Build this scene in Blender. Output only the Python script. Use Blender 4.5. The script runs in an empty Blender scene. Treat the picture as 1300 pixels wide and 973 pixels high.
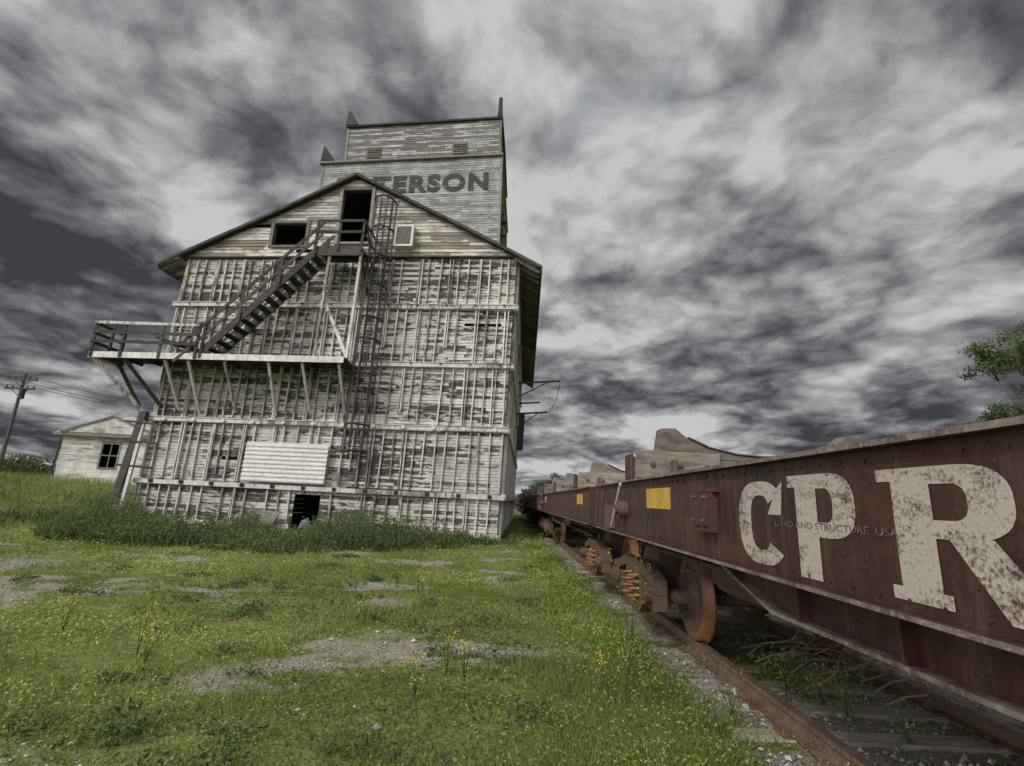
import bpy, math, random
import numpy as np
from mathutils import Matrix, Vector, Euler
random.seed(7); rng=np.random.default_rng(7)
scene=bpy.context.scene
R=random.random
def U(a,b): return a+(b-a)*random.random()

# ------------------------------------------------------------------ nodes
def new_mat(name):
    m=bpy.data.materials.new(name); m.use_nodes=True
    nt=m.node_tree; b=nt.nodes['Principled BSDF']
    return m,nt,b
def nd(nt,t,**k):
    n=nt.nodes.new(t)
    for a,v in k.items():
        if a in n.inputs.keys(): n.inputs[a].default_value=v
        else: setattr(n,a,v)
    return n
def ramp(nt,fac,stops):
    r=nt.nodes.new('ShaderNodeValToRGB'); e=r.color_ramp.elements
    while len(e)<len(stops): e.new(0.5)
    for i,(p,c) in enumerate(stops):
        e[i].position=p; e[i].color=(c,c,c,1) if isinstance(c,(int,float)) else (*c,1)
    nt.links.new(fac,r.inputs['Fac']); return r.outputs['Color']
def math_(nt,op,a,b=None,c=None):
    n=nt.nodes.new('ShaderNodeMath'); n.operation=op
    for i,x in enumerate((a,b,c)):
        if x is None: continue
        if isinstance(x,(int,float)): n.inputs[i].default_value=x
        else: nt.links.new(x,n.inputs[i])
    return n.outputs[0]
def mix(nt,f,a,b,bt='MIX'):
    n=nt.nodes.new('ShaderNodeMix'); n.data_type='RGBA'; n.blend_type=bt
    for i,x in ((0,f),(6,a),(7,b)):
        if isinstance(x,(int,float)): n.inputs[i].default_value=x
        elif isinstance(x,tuple): n.inputs[i].default_value=(*x,1)
        else: nt.links.new(x,n.inputs[i])
    return n.outputs[2]
def noise(nt,vec,scale=1,detail=6,rough=.6,dist=0,st=(1,1,1)):
    mp=nd(nt,'ShaderNodeMapping'); mp.inputs['Scale'].default_value=st
    nt.links.new(vec,mp.inputs['Vector'])
    n=nd(nt,'ShaderNodeTexNoise'); n.inputs['Scale'].default_value=scale; n.inputs['Detail'].default_value=min(detail,5)
    n.inputs['Roughness'].default_value=rough; n.inputs['Distortion'].default_value=dist
    nt.links.new(mp.outputs[0],n.inputs['Vector']); return n.outputs['Fac']
def obj_vec(nt): return nd(nt,'ShaderNodeTexCoord').outputs['Object']
def rnd_attr(nt):
    a=nd(nt,'ShaderNodeAttribute'); a.attribute_name='rnd'; return a.outputs['Fac']
def bump(nt,b,h,s=.3,d=.02):
    n=nd(nt,'ShaderNodeBump'); n.inputs['Strength'].default_value=s; n.inputs['Distance'].default_value=d
    nt.links.new(h,n.inputs['Height']); nt.links.new(n.outputs[0],b.inputs['Normal'])

def paint_mat(name,paint,wood,thr,st,scale=2.2,rvar=.25,dirt=.35,wood2=None,soft=.035,rough=.8):
    m,nt,b=new_mat(name); v=obj_vec(nt); r=rnd_attr(nt)
    n1=noise(nt,v,scale,5,.74,0,st)
    big=noise(nt,v,.22,2,.5,0)
    f=math_(nt,'ADD',n1,math_(nt,'MULTIPLY',math_(nt,'SUBTRACT',r,.5),rvar))
    f=math_(nt,'ADD',f,math_(nt,'MULTIPLY',math_(nt,'SUBTRACT',big,.5),.45))
    peel=ramp(nt,f,[(thr-soft,0.0),(thr+soft,1.0)])
    dn=noise(nt,v,1.1,4,.7,0,(1,1,.35))
    dk=ramp(nt,dn,[(.35,1-dirt),(.62,1.0)])
    fine=noise(nt,v,14,3,.6,0,(st[0]*.3,st[1]*.3,st[2]*.6))
    pc=mix(nt,1.0,paint,dk,'MULTIPLY')
    pc=mix(nt,1.0,pc,ramp(nt,fine,[(.3,.70),(.6,1.0)]),'MULTIPLY')
    pc=mix(nt,1.0,pc,ramp(nt,r,[(0,.78),(1,1.0)]),'MULTIPLY')
    wc=mix(nt,ramp(nt,fine,[(.3,0.),(.7,1.)]),wood,wood2 or tuple(c*2.2 for c in wood))
    c=mix(nt,peel,wc,pc)
    nt.links.new(c,b.inputs['Base Color']); b.inputs['Roughness'].default_value=rough
    b.inputs['Specular IOR Level'].default_value=.2
    bump(nt,b,math_(nt,'ADD',math_(nt,'MULTIPLY',peel,.6),fine),.5,.012)
    return m
def wood_mat(name,c1,c2,st=(1,1,1),scale=6,rough=.85):
    m,nt,b=new_mat(name); v=obj_vec(nt); r=rnd_attr(nt)
    n=noise(nt,v,scale,5,.7,0,st)
    c=mix(nt,ramp(nt,n,[(.3,0.),(.7,1.)]),c1,c2)
    c=mix(nt,1.0,c,ramp(nt,r,[(0,.55),(1,1.1)]),'MULTIPLY')
    nt.links.new(c,b.inputs['Base Color']); b.inputs['Roughness'].default_value=rough
    b.inputs['Specular IOR Level'].default_value=.2
    bump(nt,b,n,.5,.01); return m
def metal_mat(name,c1,c2,c3,scale=3,rough=(.45,.8),met=.0,st=(1,1,1)):
    m,nt,b=new_mat(name); v=obj_vec(nt)
    n=noise(nt,v,scale,5,.7,0,st); n2=noise(nt,v,scale*7,4,.7)
    c=mix(nt,ramp(nt,n,[(.38,0.),(.6,1.)]),c1,c2)
    c=mix(nt,ramp(nt,n2,[(.52,0.),(.68,1.)]),c,c3)
    nt.links.new(c,b.inputs['Base Color']); b.inputs['Metallic'].default_value=met
    rr=nd(nt,'ShaderNodeMapRange'); nt.links.new(n,rr.inputs[0]); rr.inputs[3].default_value=rough[0]; rr.inputs[4].default_value=rough[1]
    nt.links.new(rr.outputs[0],b.inputs['Roughness'])
    bump(nt,b,n2,.35,.004); return m

M_rib=paint_mat('weathered_white_rib',(.88,.83,.77),(.15,.13,.115),.41,(2,2,.5),3.0,.22,.28)
M_crib=paint_mat('peeling_white_planks',(.83,.78,.71),(.060,.052,.045),.462,(.9,.9,3.6),2.4,.26,.36)
M_gable=paint_mat('peeling_clapboard',(.82,.77,.70),(.16,.135,.115),.495,(.45,.45,3.0),2.4,.30,.28,soft=.03)
M_tower=paint_mat('grey_clapboard',(.60,.59,.57),(.15,.14,.13),.44,(.45,.45,2.5),2.0,.25,.38,soft=.06)
M_tower2=paint_mat('peeled_cupola_clapboard',(.60,.59,.57),(.12,.11,.10),.50,(.45,.45,2.5),2.4,.3,.38,soft=.04)
M_dark=wood_mat('dark_grey_timber',(.045,.04,.036),(.14,.125,.11),(.5,.5,2))
M_grey=wood_mat('grey_timber',(.15,.135,.12),(.40,.37,.34),(.6,2,2))
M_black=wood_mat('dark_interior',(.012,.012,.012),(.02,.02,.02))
M_roof=wood_mat('worn_shingles',(.07,.065,.06),(.17,.155,.14),(1,4,1),8)
M_letter,nt,b=new_mat('faded_black_lettering')
v=obj_vec(nt); n=noise(nt,v,2.5,5,.7,0,(.5,.5,3))
nt.links.new(ramp(nt,n,[(.35,(.03,.028,.026)),(.60,(.075,.07,.065)),(.70,(.28,.27,.25))]),b.inputs['Base Color']); b.inputs['Roughness'].default_value=.8
M_iron=metal_mat('rusty_iron',(.032,.025,.022),(.06,.042,.034),(.025,.02,.018),4)
M_sheet=metal_mat('painted_sheet_metal',(.80,.78,.73),(.70,.67,.62),(.5,.45,.38),1.5,(.35,.6))
M_card=metal_mat('grimy_underframe_steel',(.075,.054,.045),(.13,.08,.06),(.22,.125,.08),3,(.5,.85))
M_tread=metal_mat('worn_wheel_tread',(.34,.15,.06),(.16,.075,.045),(.45,.23,.10),5,(.35,.6),.2)
M_edge=metal_mat('worn_steel_edge',(.30,.24,.21),(.14,.085,.07),(.42,.36,.32),5,(.3,.55),.2)
M_rail=metal_mat('rail_steel',(.24,.16,.12),(.14,.09,.07),(.34,.23,.16),6,(.4,.65),.2)
M_yellow=metal_mat('yellow_paint',(.70,.45,.07),(.58,.35,.06),(.28,.15,.05),5)
M_redbox=metal_mat('red_bracket_paint',(.10,.035,.03),(.07,.03,.025),(.13,.07,.055),6)
M_white=metal_mat('white_painted_steel',(.6,.6,.55),(.5,.48,.42),(.25,.2,.15),6)
M_bunk=wood_mat('bunk_timber',(.13,.105,.085),(.40,.35,.29),(.6,3,3),5)
M_tie=wood_mat('weathered_sleeper_wood',(.22,.19,.16),(.52,.47,.41),(.6,4,4),5)
M_car,nt,b=new_mat('oxide_red_steel'); v=obj_vec(nt)
a1=noise(nt,v,1.4,5,.7,0,(1,.6,1.6)); a2=noise(nt,v,11,5,.75,0); a3=noise(nt,v,3.5,5,.7,0,(1,2.2,.22)); a4=noise(nt,v,70,2,.6)
c=mix(nt,ramp(nt,a1,[(.36,0.),(.62,1.)]),(.080,.028,.022),(.036,.018,.016))
c=mix(nt,ramp(nt,a3,[(.5,0.),(.68,.7)]),c,(.13,.075,.058))
c=mix(nt,ramp(nt,a2,[(.54,0.),(.66,.8)]),c,(.026,.015,.014))
c=mix(nt,ramp(nt,a4,[(.58,0.),(.75,.6)]),c,(.17,.105,.082))
nt.links.new(c,b.inputs['Base Color']); nt.links.new(ramp(nt,a2,[(.3,.34),(.7,.68)]),b.inputs['Roughness']); bump(nt,b,math_(nt,'ADD',a2,math_(nt,'MULTIPLY',a4,.5)),.35,.005)
M_cpr,nt,b=new_mat('scuffed_cream_lettering'); v=obj_vec(nt)
n=noise(nt,v,9,5,.8,0,(1,.8,2.4)); n2=noise(nt,v,75,3,.7); n3=noise(nt,v,2.5,4,.6,0)
f=math_(nt,'ADD',math_(nt,'MULTIPLY',n,.5),math_(nt,'MULTIPLY',n2,.5))
f=math_(nt,'ADD',f,math_(nt,'MULTIPLY',math_(nt,'SUBTRACT',n3,.5),.35))
nt.links.new(ramp(nt,f,[(.40,(.10,.05,.04)),(.46,(.33,.275,.235)),(.54,(.56,.50,.44)),(.66,(.38,.33,.29))]),b.inputs['Base Color']); b.inputs['Roughness'].default_value=.5

def leaf_mat(name,c1,c2,c3):
    m,nt,b=new_mat(name); r=rnd_attr(nt)
    c=ramp(nt,r,[(0.,c1),(.5,c2),(1.,c3)])
    nt.links.new(c,b.inputs['Base Color']); b.inputs['Roughness'].default_value=.6; b.inputs['Specular IOR Level'].default_value=.2
    tr=nd(nt,'ShaderNodeBsdfTranslucent'); nt.links.new(c,tr.inputs[0])
    ms=nd(nt,'ShaderNodeMixShader'); ms.inputs[0].default_value=.3
    out=nt.nodes['Material Output']
    nt.links.new(b.outputs[0],ms.inputs[1]); nt.links.new(tr.outputs[0],ms.inputs[2]); nt.links.new(ms.outputs[0],out.inputs[0])
    return m
M_clover=leaf_mat('low_clover',(.09,.13,.03),(.29,.34,.075),(.52,.54,.17))
M_grass=leaf_mat('grass_blades',(.09,.13,.035),(.25,.30,.08),(.50,.48,.2))
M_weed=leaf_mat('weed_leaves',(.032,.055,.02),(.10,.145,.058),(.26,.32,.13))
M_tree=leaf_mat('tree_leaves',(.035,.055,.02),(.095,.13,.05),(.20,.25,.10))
M_yfl=leaf_mat('yellow_petals',(.6,.45,.03),(.75,.6,.04),(.8,.7,.1))
M_straw=leaf_mat('dry_stalks',(.22,.17,.11),(.36,.28,.18),(.5,.42,.28))
M_bark=wood_mat('bark',(.08,.07,.055),(.2,.175,.15),(3,3,.6))

# ------------------------------------------------------------------ mesh builder
def empty(name):
    e=bpy.data.objects.new(name,None); scene.collection.objects.link(e); return e
class MB:
    def __init__(s): s.v=[];s.f=[];s.m=[];s.r=[]
    def add(s,vs,fs,m=0,r=None):
        o=len(s.v); s.v+= [tuple(p) for p in vs]; r=R() if r is None else r
        for f in fs: s.f.append(tuple(i+o for i in f)); s.m.append(m); s.r.append(r)
    def hexa(s,p,m=0,r=None):
        s.add(p,[(3,2,1,0),(4,5,6,7),(0,1,5,4),(1,2,6,5),(2,3,7,6),(3,0,4,7)],m,r)
    def box(s,x0,x1,y0,y1,z0,z1,m=0,r=None):
        if x0>x1:x0,x1=x1,x0
        if y0>y1:y0,y1=y1,y0
        s.hexa([(x0,y0,z0),(x1,y0,z0),(x1,y1,z0),(x0,y1,z0),(x0,y0,z1),(x1,y0,z1),(x1,y1,z1),(x0,y1,z1)],m,r)
    def beam(s,a,b,w,h,m=0,r=None,up=(0,0,1)):
        a=Vector(a);b=Vector(b);d=(b-a).normalized();up=Vector(up)
        if abs(d.dot(up))>.98: up=Vector((0,1,0))
        sd=d.cross(up).normalized(); u=sd.cross(d).normalized()
        ps=[]
        for e in (a,b):
            for i,j in ((-1,-1),(1,-1),(1,1),(-1,1)): ps.append(e+sd*i*w/2+u*j*h/2)
        s.add(ps,[(0,1,2,3),(7,6,5,4),(4,5,1,0),(5,6,2,1),(6,7,3,2),(7,4,0,3)],m,r)
    def tube(s,pts,r,n=6,m=0,rr=None,taper=None):
        pts=[Vector(p) for p in pts]; vs=[];fs=[]
        pu=Vector((0,0,1))
        for i,p in enumerate(pts):
            d=(pts[min(i+1,len(pts)-1)]-pts[max(i-1,0)]).normalized()
            if abs(d.dot(pu))>.95: pu=Vector((1,0,0)) if abs(d.x)<.9 else Vector((0,1,0))
            a=d.cross(pu).normalized(); b=a.cross(d)
            rad=r if taper is None else r+(taper-r)*i/(len(pts)-1)
            for k in range(n):
                t=2*math.pi*k/n; vs.append(p+a*math.cos(t)*rad+b*math.sin(t)*rad)
        for i in range(len(pts)-1):
            for k in range(n):
                k2=(k+1)%n; fs.append((i*n+k,i*n+k2,(i+1)*n+k2,(i+1)*n+k))
        fs.append(tuple(range(n-1,-1,-1))); L=(len(pts)-1)*n; fs.append(tuple(range(L,L+n)))
        s.add(vs,fs,m,rr)
    def lathe_x(s,cx,cy,cz,prof,n=32,mats=None,m=0):
        vs=[];k=len(prof)
        for (px,pr) in prof:
            for j in range(n):
                t=2*math.pi*j/n; vs.append((cx+px,cy+math.cos(t)*pr,cz+math.sin(t)*pr))
        o=len(s.v); s.v+=vs
        for i in range(k-1):
            mm=mats[i] if mats else m
            for j in range(n):
                s.f.append((o+i*n+j,o+i*n+(j+1)%n,o+(i+1)*n+(j+1)%n,o+(i+1)*n+j)); s.m.append(mm); s.r.append(.5)
    def prism_yz(s,poly,x0,x1,m=0,r=None):
        n=len(poly); vs=[(x0,y,z) for y,z in poly]+[(x1,y,z) for y,z in poly]
        fs=[tuple(range(n)),tuple(range(2*n-1,n-1,-1))]+[(i,i+n,(i+1)%n+n,(i+1)%n) for i in range(n)]
        s.add(vs,fs,m,r)
    def prism_xz(s,poly,y0,y1,m=0,r=None):
        n=len(poly); vs=[(x,y0,z) for x,z in poly]+[(x,y1,z) for x,z in poly]
        fs=[tuple(range(n)),tuple(range(2*n-1,n-1,-1))]+[(i,i+n,(i+1)%n+n,(i+1)%n) for i in range(n)]
        s.add(vs,fs,m,r)
    def build(s,name,mats,parent=None,deform=None,smooth=False,bevel=0):
        me=bpy.data.meshes.new(name)
        v=[deform(*p) for p in s.v] if deform else s.v
        me.from_pydata(v,[],s.f)
        for mt in mats: me.materials.append(mt)
        me.polygons.foreach_set('material_index',s.m)
        a=me.attributes.new('rnd','FLOAT','FACE'); a.data.foreach_set('value',s.r)
        if smooth: me.polygons.foreach_set('use_smooth',[True]*len(s.f))
        me.update()
        o=bpy.data.objects.new(name,me); scene.collection.objects.link(o)
        if bevel:
            bm=o.modifiers.new('bev','BEVEL'); bm.width=bevel; bm.segments=1; bm.limit_method='ANGLE'
        if parent: o.parent=parent
        return o
def np_mesh(name,V,nper,rn,mat,parent=None,faces=None):
    N,k,_=V.shape
    me=bpy.data.meshes.new(name); me.vertices.add(N*k); me.vertices.foreach_set('co',V.reshape(-1).astype(np.float32))
    me.loops.add(N*k); me.loops.foreach_set('vertex_index',np.arange(N*k,dtype=np.int32))
    me.polygons.add(N); me.polygons.foreach_set('loop_start',(np.arange(N)*k).astype(np.int32))
    me.materials.append(mat)
    a=me.attributes.new('rnd','FLOAT','FACE'); a.data.foreach_set('value',np.clip(rn,0,1).astype(np.float32))
    me.update(calc_edges=True); 
    o=bpy.data.objects.new(name,me); scene.collection.objects.link(o)
    if parent: o.parent=parent
    return o
def leaf_quads(P,size,up=1.0,asp=.5):
    N=len(P); n=rng.normal(size=(N,3)); n[:,2]=np.abs(n[:,2])+up*1.5; n/=np.linalg.norm(n,axis=1)[:,None]
    t=np.cross(n,rng.normal(size=(N,3))); t/=np.linalg.norm(t,axis=1)[:,None]; b=np.cross(n,t)
    s=(size*np.ones(N))[:,None]
    return np.stack([P-t*s,P+b*s*asp,P+t*s,P-b*s*asp],axis=1)
def blade_tris(P,h,w,lean=.4):
    N=len(P); a=rng.uniform(0,2*np.pi,N); h=(h*np.ones(N)); w=(w*np.ones(N))
    d=np.stack([np.cos(a),np.sin(a),np.zeros(N)],1)*w[:,None]/2
    l=rng.normal(size=(N,3))*lean*h[:,None]; l[:,2]=h*rng.uniform(.7,1,N)
    return np.stack([P-d,P+d,P+l],axis=1)
_lat=rng.random((256,256))
def vnoise(x,y):
    x=np.asarray(x,float);y=np.asarray(y,float)
    xi=np.floor(x).astype(int);yi=np.floor(y).astype(int);fx=x-xi;fy=y-yi
    fx=fx*fx*(3-2*fx);fy=fy*fy*(3-2*fy)
    g=lambda i,j:_lat[i&255,j&255]
    return (g(xi,yi)*(1-fx)+g(xi+1,yi)*fx)*(1-fy)+(g(xi,yi+1)*(1-fx)+g(xi+1,yi+1)*fx)*fy
def fbm(x,y,o=4):
    s=0;a=.5;t=0
    for i in range(o): s=s+a*vnoise(x*2**i+i*17.3,y*2**i+i*9.1);t+=a;a*=.55
    return s/t
def sstep(a,b,x):
    t=np.clip((x-a)/(b-a),0,1); return t*t*(3-2*t)

# ------------------------------------------------------------------ camera
CAMH=1.5; TH=math.atan(193/700)
cd=bpy.data.cameras.new('camera'); cam=bpy.data.objects.new('camera',cd); scene.collection.objects.link(cam)
cam.matrix_world=Matrix.Translation((0,0,CAMH))@Matrix.Rotation(math.pi/2+TH,4,'X')@Matrix.Rotation(.05,4,'Z')
cd.sensor_width=36; cd.lens=36*700/1300; cd.shift_y=-44.5/1300; cd.clip_end=6000; cd.clip_start=.05
scene.camera=cam

# ------------------------------------------------------------------ ground
def gh(x,y):
    x=np.asarray(x,float);y=np.asarray(y,float)
    b=1.30*sstep(16,25,-x)*sstep(6,18,y)
    b=b+ .10*(fbm(x*.35,y*.35,3)-.5)*sstep(1.2,.2,x)*2*.6+.07*(fbm(x*1.8,y*1.8,3)-.5)*sstep(1.5,.8,x)+.03*(fbm(x*5,y*5,2)-.5)
    far=sstep(120,600,np.hypot(x,y)); return b*(1-far)
def bare(x,y):
    n=fbm(x*.5+5,y*.8+3,6)
    b=sstep(.57,.71,n)*.85
    wob=(fbm(x*2.2,y*2.2,5)-.5)*2.2
    for (cx,cy,r,k) in ((-1.15,6.1,.60,1.),(-6.6,8.2,1.3,1.),(-1.7,8.6,.45,.7),(-.2,11.5,.7,.5),(-8.5,10.5,1.1,.8),(.2,3.1,.6,.4),(-2.6,3.4,.4,.4)):
        d=np.hypot((x-cx)*.8,(y-cy)*.8)+wob*r
        b=np.maximum(b,k*sstep(r*1.15,r*.1,d))
    tr=sstep(1.3,1.9,x)*sstep(4.9,4.3,x)
    b=np.maximum(b,tr*sstep(.26,.52,fbm(x*1.6,y*1.6,4)))
    return np.clip(b,0,1)
def axis(fine0,fine1,step,far):
    a=list(np.arange(fine0,fine1+1e-6,step)); s=step; p=fine0
    lo=[]
    while p>-far: s*=1.25; p-=s; lo.append(p)
    s=step;p=a[-1];hi=[]
    while p<far: s*=1.25;p+=s;hi.append(p)
    return np.array(lo[::-1]+a+hi)
xs=axis(-14,5,.10,3000); ys=axis(1,18,.10,3000)
X,Y=np.meshgrid(xs,ys); Z=gh(X,Y); nx,ny=len(xs),len(ys)
me=bpy.data.meshes.new('ground'); V=np.stack([X,Y,Z],-1).reshape(-1,3)
idx=np.arange(nx*ny).reshape(ny,nx)
F=np.stack([idx[:-1,:-1],idx[:-1,1:],idx[1:,1:],idx[1:,:-1]],-1).reshape(-1,4)
me.vertices.add(len(V));me.vertices.foreach_set('co',V.reshape(-1).astype(np.float32))
me.loops.add(F.size);me.loops.foreach_set('vertex_index',F.reshape(-1).astype(np.int32))
me.polygons.add(len(F));me.polygons.foreach_set('loop_start',(np.arange(len(F))*4).astype(np.int32))
me.polygons.foreach_set('use_smooth',np.ones(len(F),bool)); me.update(calc_edges=True)
a=me.attributes.new('bare','FLOAT','POINT'); a.data.foreach_set('value',bare(X,Y).reshape(-1).astype(np.float32))
g=bpy.data.objects.new('ground',me); scene.collection.objects.link(g)
M,nt,b=new_mat('meadow_ground'); v=obj_vec(nt)
at=nd(nt,'ShaderNodeAttribute'); at.attribute_name='bare'
n1=noise(nt,v,.9,5,.7,0); n2=noise(nt,v,9,5,.75); n3=noise(nt,v,45,3,.7); nb=noise(nt,v,.05,3,.6)
gc=mix(nt,ramp(nt,n2,[(.35,0.),(.65,1.)]),(.07,.09,.025),(.23,.27,.065))
gc=mix(nt,ramp(nt,n1,[(.42,0.),(.68,.7)]),gc,(.32,.32,.12))
gc=mix(nt,ramp(nt,nb,[(.4,0.),(.6,.6)]),gc,(.18,.24,.06))
dc=mix(nt,ramp(nt,n3,[(.35,0.),(.65,1.)]),(.18,.15,.12),(.50,.45,.39))
f=math_(nt,'ADD',at.outputs['Fac'],math_(nt,'MULTIPLY',math_(nt,'SUBTRACT',n2,.5),1.5))
c=mix(nt,ramp(nt,f,[(.35,0.),(.75,1.)]),gc,dc)
nt.links.new(c,b.inputs['Base Color']); b.inputs['Roughness'].default_value=.95; b.inputs['Specular IOR Level'].default_value=.1
bump(nt,b,math_(nt,'ADD',n2,math_(nt,'MULTIPLY',n3,.4)),.9,.05)
me.materials.append(M)

def polar(N,r0,r1,a0=-58,a1=48):
    r=np.exp(rng.uniform(np.log(r0),np.log(r1),N)); a=np.radians(rng.uniform(a0,a1,N))
    return r*np.sin(a),r*np.cos(a),r
def onbldg(x,y): return (x>-14.6)&(x<.1)&(y>21.7)
x,y,r=polar(290000,1.9,34)
bb=bare(x,y); patch=fbm(x*.8+40,y*.8,4)
k=(rng.random(len(x))>bb*1.0)&(~onbldg(x,y))&(fbm(x*2.3,y*2.3,3)+rng.random(len(x))*.5>.57)
x,y,r,patch=x[k],y[k],r[k],patch[k]
hz=rng.random(len(x))**2*(.015+.11*sstep(.42,.68,patch))
P=np.stack([x,y,gh(x,y)+.004+hz],1)
sz=.0065*(1+r*.20)*rng.uniform(.6,1.3,len(x))
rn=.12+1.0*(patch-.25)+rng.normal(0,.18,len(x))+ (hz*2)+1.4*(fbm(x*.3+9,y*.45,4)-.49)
np_mesh('ground_cover_clover',leaf_quads(P,sz,.6),4,rn,M_clover)
x,y,r=polar(230000,1.9,60)
pt=fbm(x*.9+11,y*.9+70,4)+.38*sstep(-13,-16,x)+.22*sstep(18,21,y)+.2*sstep(-.2,1.2,x)*sstep(1.9,1.4,x)
k=(pt+rng.random(len(x))*.25>.66)&(~onbldg(x,y))&(rng.random(len(x))>bare(x,y)*.8)
x,y,r,pt=x[k],y[k],r[k],pt[k]
h=(.05+.17*sstep(.5,.9,pt)+.35*sstep(-14,-18,x)*fbm(x*.7,y*.7,3)*1.6)*rng.uniform(.4,1.2,len(x))
P=np.stack([x,y,gh(x,y)],1); w=.0035*(1+r*.18)
np_mesh('meadow_grass',blade_tris(P,h,w,.35),3,.1+.7*rng.random(len(x))*fbm(x*.6,y*.6,3)*1.6,M_grass)
x,y,r=polar(4200,2.2,18,-55,2); k=fbm(x*1.1+30,y*1.1,3)>.56; x,y,r=x[k],y[k],r[k]
P=np.stack([x,y,gh(x,y)+rng.uniform(.03,.16,len(x))],1)
np_mesh('meadow_blossoms',leaf_quads(P,.0055*(1+r*.06),.6,.8),4,rng.random(len(x)),M_yfl)
Q=[];RN=[];SZ=[];BP=[];BH=[]
zones=[(-10.6,16.6,2.1,1.9,1.15,620),(-12.3,18.6,1.8,1.8,1.1,340),(-8.9,15.6,1.8,1.7,.75,420),(-8.0,17.8,2.6,2.0,.6,340),(-5.8,15.0,1.8,1.6,.55,320),
    (-4.4,17.4,1.9,2.0,1.1,560),(-2.9,18.6,1.7,1.4,.85,340),(-1.2,20.2,1.4,.9,.6,200),(-5.5,20.6,1.8,.8,1.0,240),(-13.6,20.6,1.4,1.1,1.3,240),(-15.5,22,1.6,3,1.0,220),(.35,23.5,.3,4,.45,120),(-9.6,20.9,1.3,.5,.9,110)]
for i in range(80):
    rr_=math.exp(U(math.log(3),math.log(15))); aa=math.radians(U(-50,4)); zones.append((rr_*math.sin(aa),rr_*math.cos(aa),U(.1,.4),U(.1,.3),U(.08,.24),int(U(5,16))))
for i in range(46): zones.append((U(-27,-15.5),U(13,28),U(.4,1.4),U(.4,1.0),U(.3,.85),int(U(14,34))))
for zi,(x0,y0,rx,ry,h,n) in enumerate(zones):
    small=h<.25
    for i in range(n):
        t=U(0,6.283); q=math.sqrt(R()); xx=x0+rx*q*math.cos(t); yy=y0+ry*q*math.sin(t)
        if yy>21.5 and -14.4<xx<.05: continue
        nz=float(fbm(xx*1.1,yy*1.1,3)); hh=h*(1-.75*q*q)*max(.3,(.35+1.3*(nz-.2)))*U(.6,1.3)
        if nz<.3 and R()<.5 and not small: continue
        z0=float(gh(xx,yy)); lx,ly=random.gauss(0,.12)*hh,random.gauss(0,.12)*hh; tone=random.gauss(0,.13)+(.12 if small else 0)
        m=int(10+28*hh)
        ts=rng.random(m)**.8; sp=(.10 if not small else .05)*(1.15-ts)+.02
        Q.append(np.stack([xx+lx*ts+rng.normal(0,1,m)*sp,yy+ly*ts+rng.normal(0,1,m)*sp,z0+hh*ts+rng.normal(0,.02,m)*(not small)+.01],1))
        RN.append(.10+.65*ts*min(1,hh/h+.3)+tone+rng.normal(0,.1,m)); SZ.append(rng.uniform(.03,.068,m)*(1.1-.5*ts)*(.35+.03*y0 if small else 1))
        if R()<.8 and not small: 
            for j in range(3): BP.append((xx+U(-.2,.2),yy+U(-.2,.2),z0)); BH.append(hh*U(.6,1.35))
Q=np.concatenate(Q);RN=np.concatenate(RN);SZ=np.concatenate(SZ)
np_mesh('wild_weeds',leaf_quads(Q,SZ,.0,.38),4,RN,M_weed)
BP=np.array(BP);BH=np.array(BH); np_mesh('tall_grass',blade_tris(BP,BH,.022,.22),3,rng.uniform(.1,.75,len(BP)),M_grass)
n=70000; xx=np.concatenate([rng.normal(1.15,.28,n//2),rng.normal(2.85,.30,n//4),rng.normal(4.5,.5,n-n//2-n//4)]); yy=np.exp(rng.uniform(np.log(2.6),np.log(45),n))
k=(fbm(xx*.9+3,yy*.7,3)+rng.random(n)*.15>.56)&(np.abs(xx-RX0 if False else xx-2.12)>.12); xx,yy=xx[k],yy[k]; zz=rng.random(len(xx))**1.5*.26*fbm(xx*2,yy*2,3)*1.5
P=np.stack([xx,yy,gh(xx,yy)+zz+.02],1)
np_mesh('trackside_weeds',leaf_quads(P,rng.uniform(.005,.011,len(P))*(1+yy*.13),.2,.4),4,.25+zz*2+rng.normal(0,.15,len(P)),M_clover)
n=22000; x,y,r=polar(n,2,16); k=rng.random(n)<(bare(x,y)*.95+.03)
x,y=x[k],y[k]; n=len(x); s=rng.uniform(.004,.018,n)*(1+.9*(rng.random(n)>.95))*(1+.6*(x>1.4))
c0=np.stack([x,y,gh(x,y)+s*.3],1)
o=np.array([[1,0,0],[0,1,0],[-1,0,0],[0,-1,0],[0,0,.7],[0,0,-.7]],float)
O=o[None]*(s[:,None,None]*rng.uniform(.6,1.3,(n,6,1)))+c0[:,None,:]
tri=[(0,1,4),(1,2,4),(2,3,4),(3,0,4)]
T=np.concatenate([O[:,list(t)] for t in tri],0)
M_peb,nt,b=new_mat('pebbles'); nt.links.new(ramp(nt,rnd_attr(nt),[(0,(.14,.12,.10)),(.6,(.38,.35,.30)),(1,(.66,.62,.57))]),b.inputs['Base Color'])
np_mesh('gravel',T,3,np.tile(rng.random(n),4),M_peb)

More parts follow.
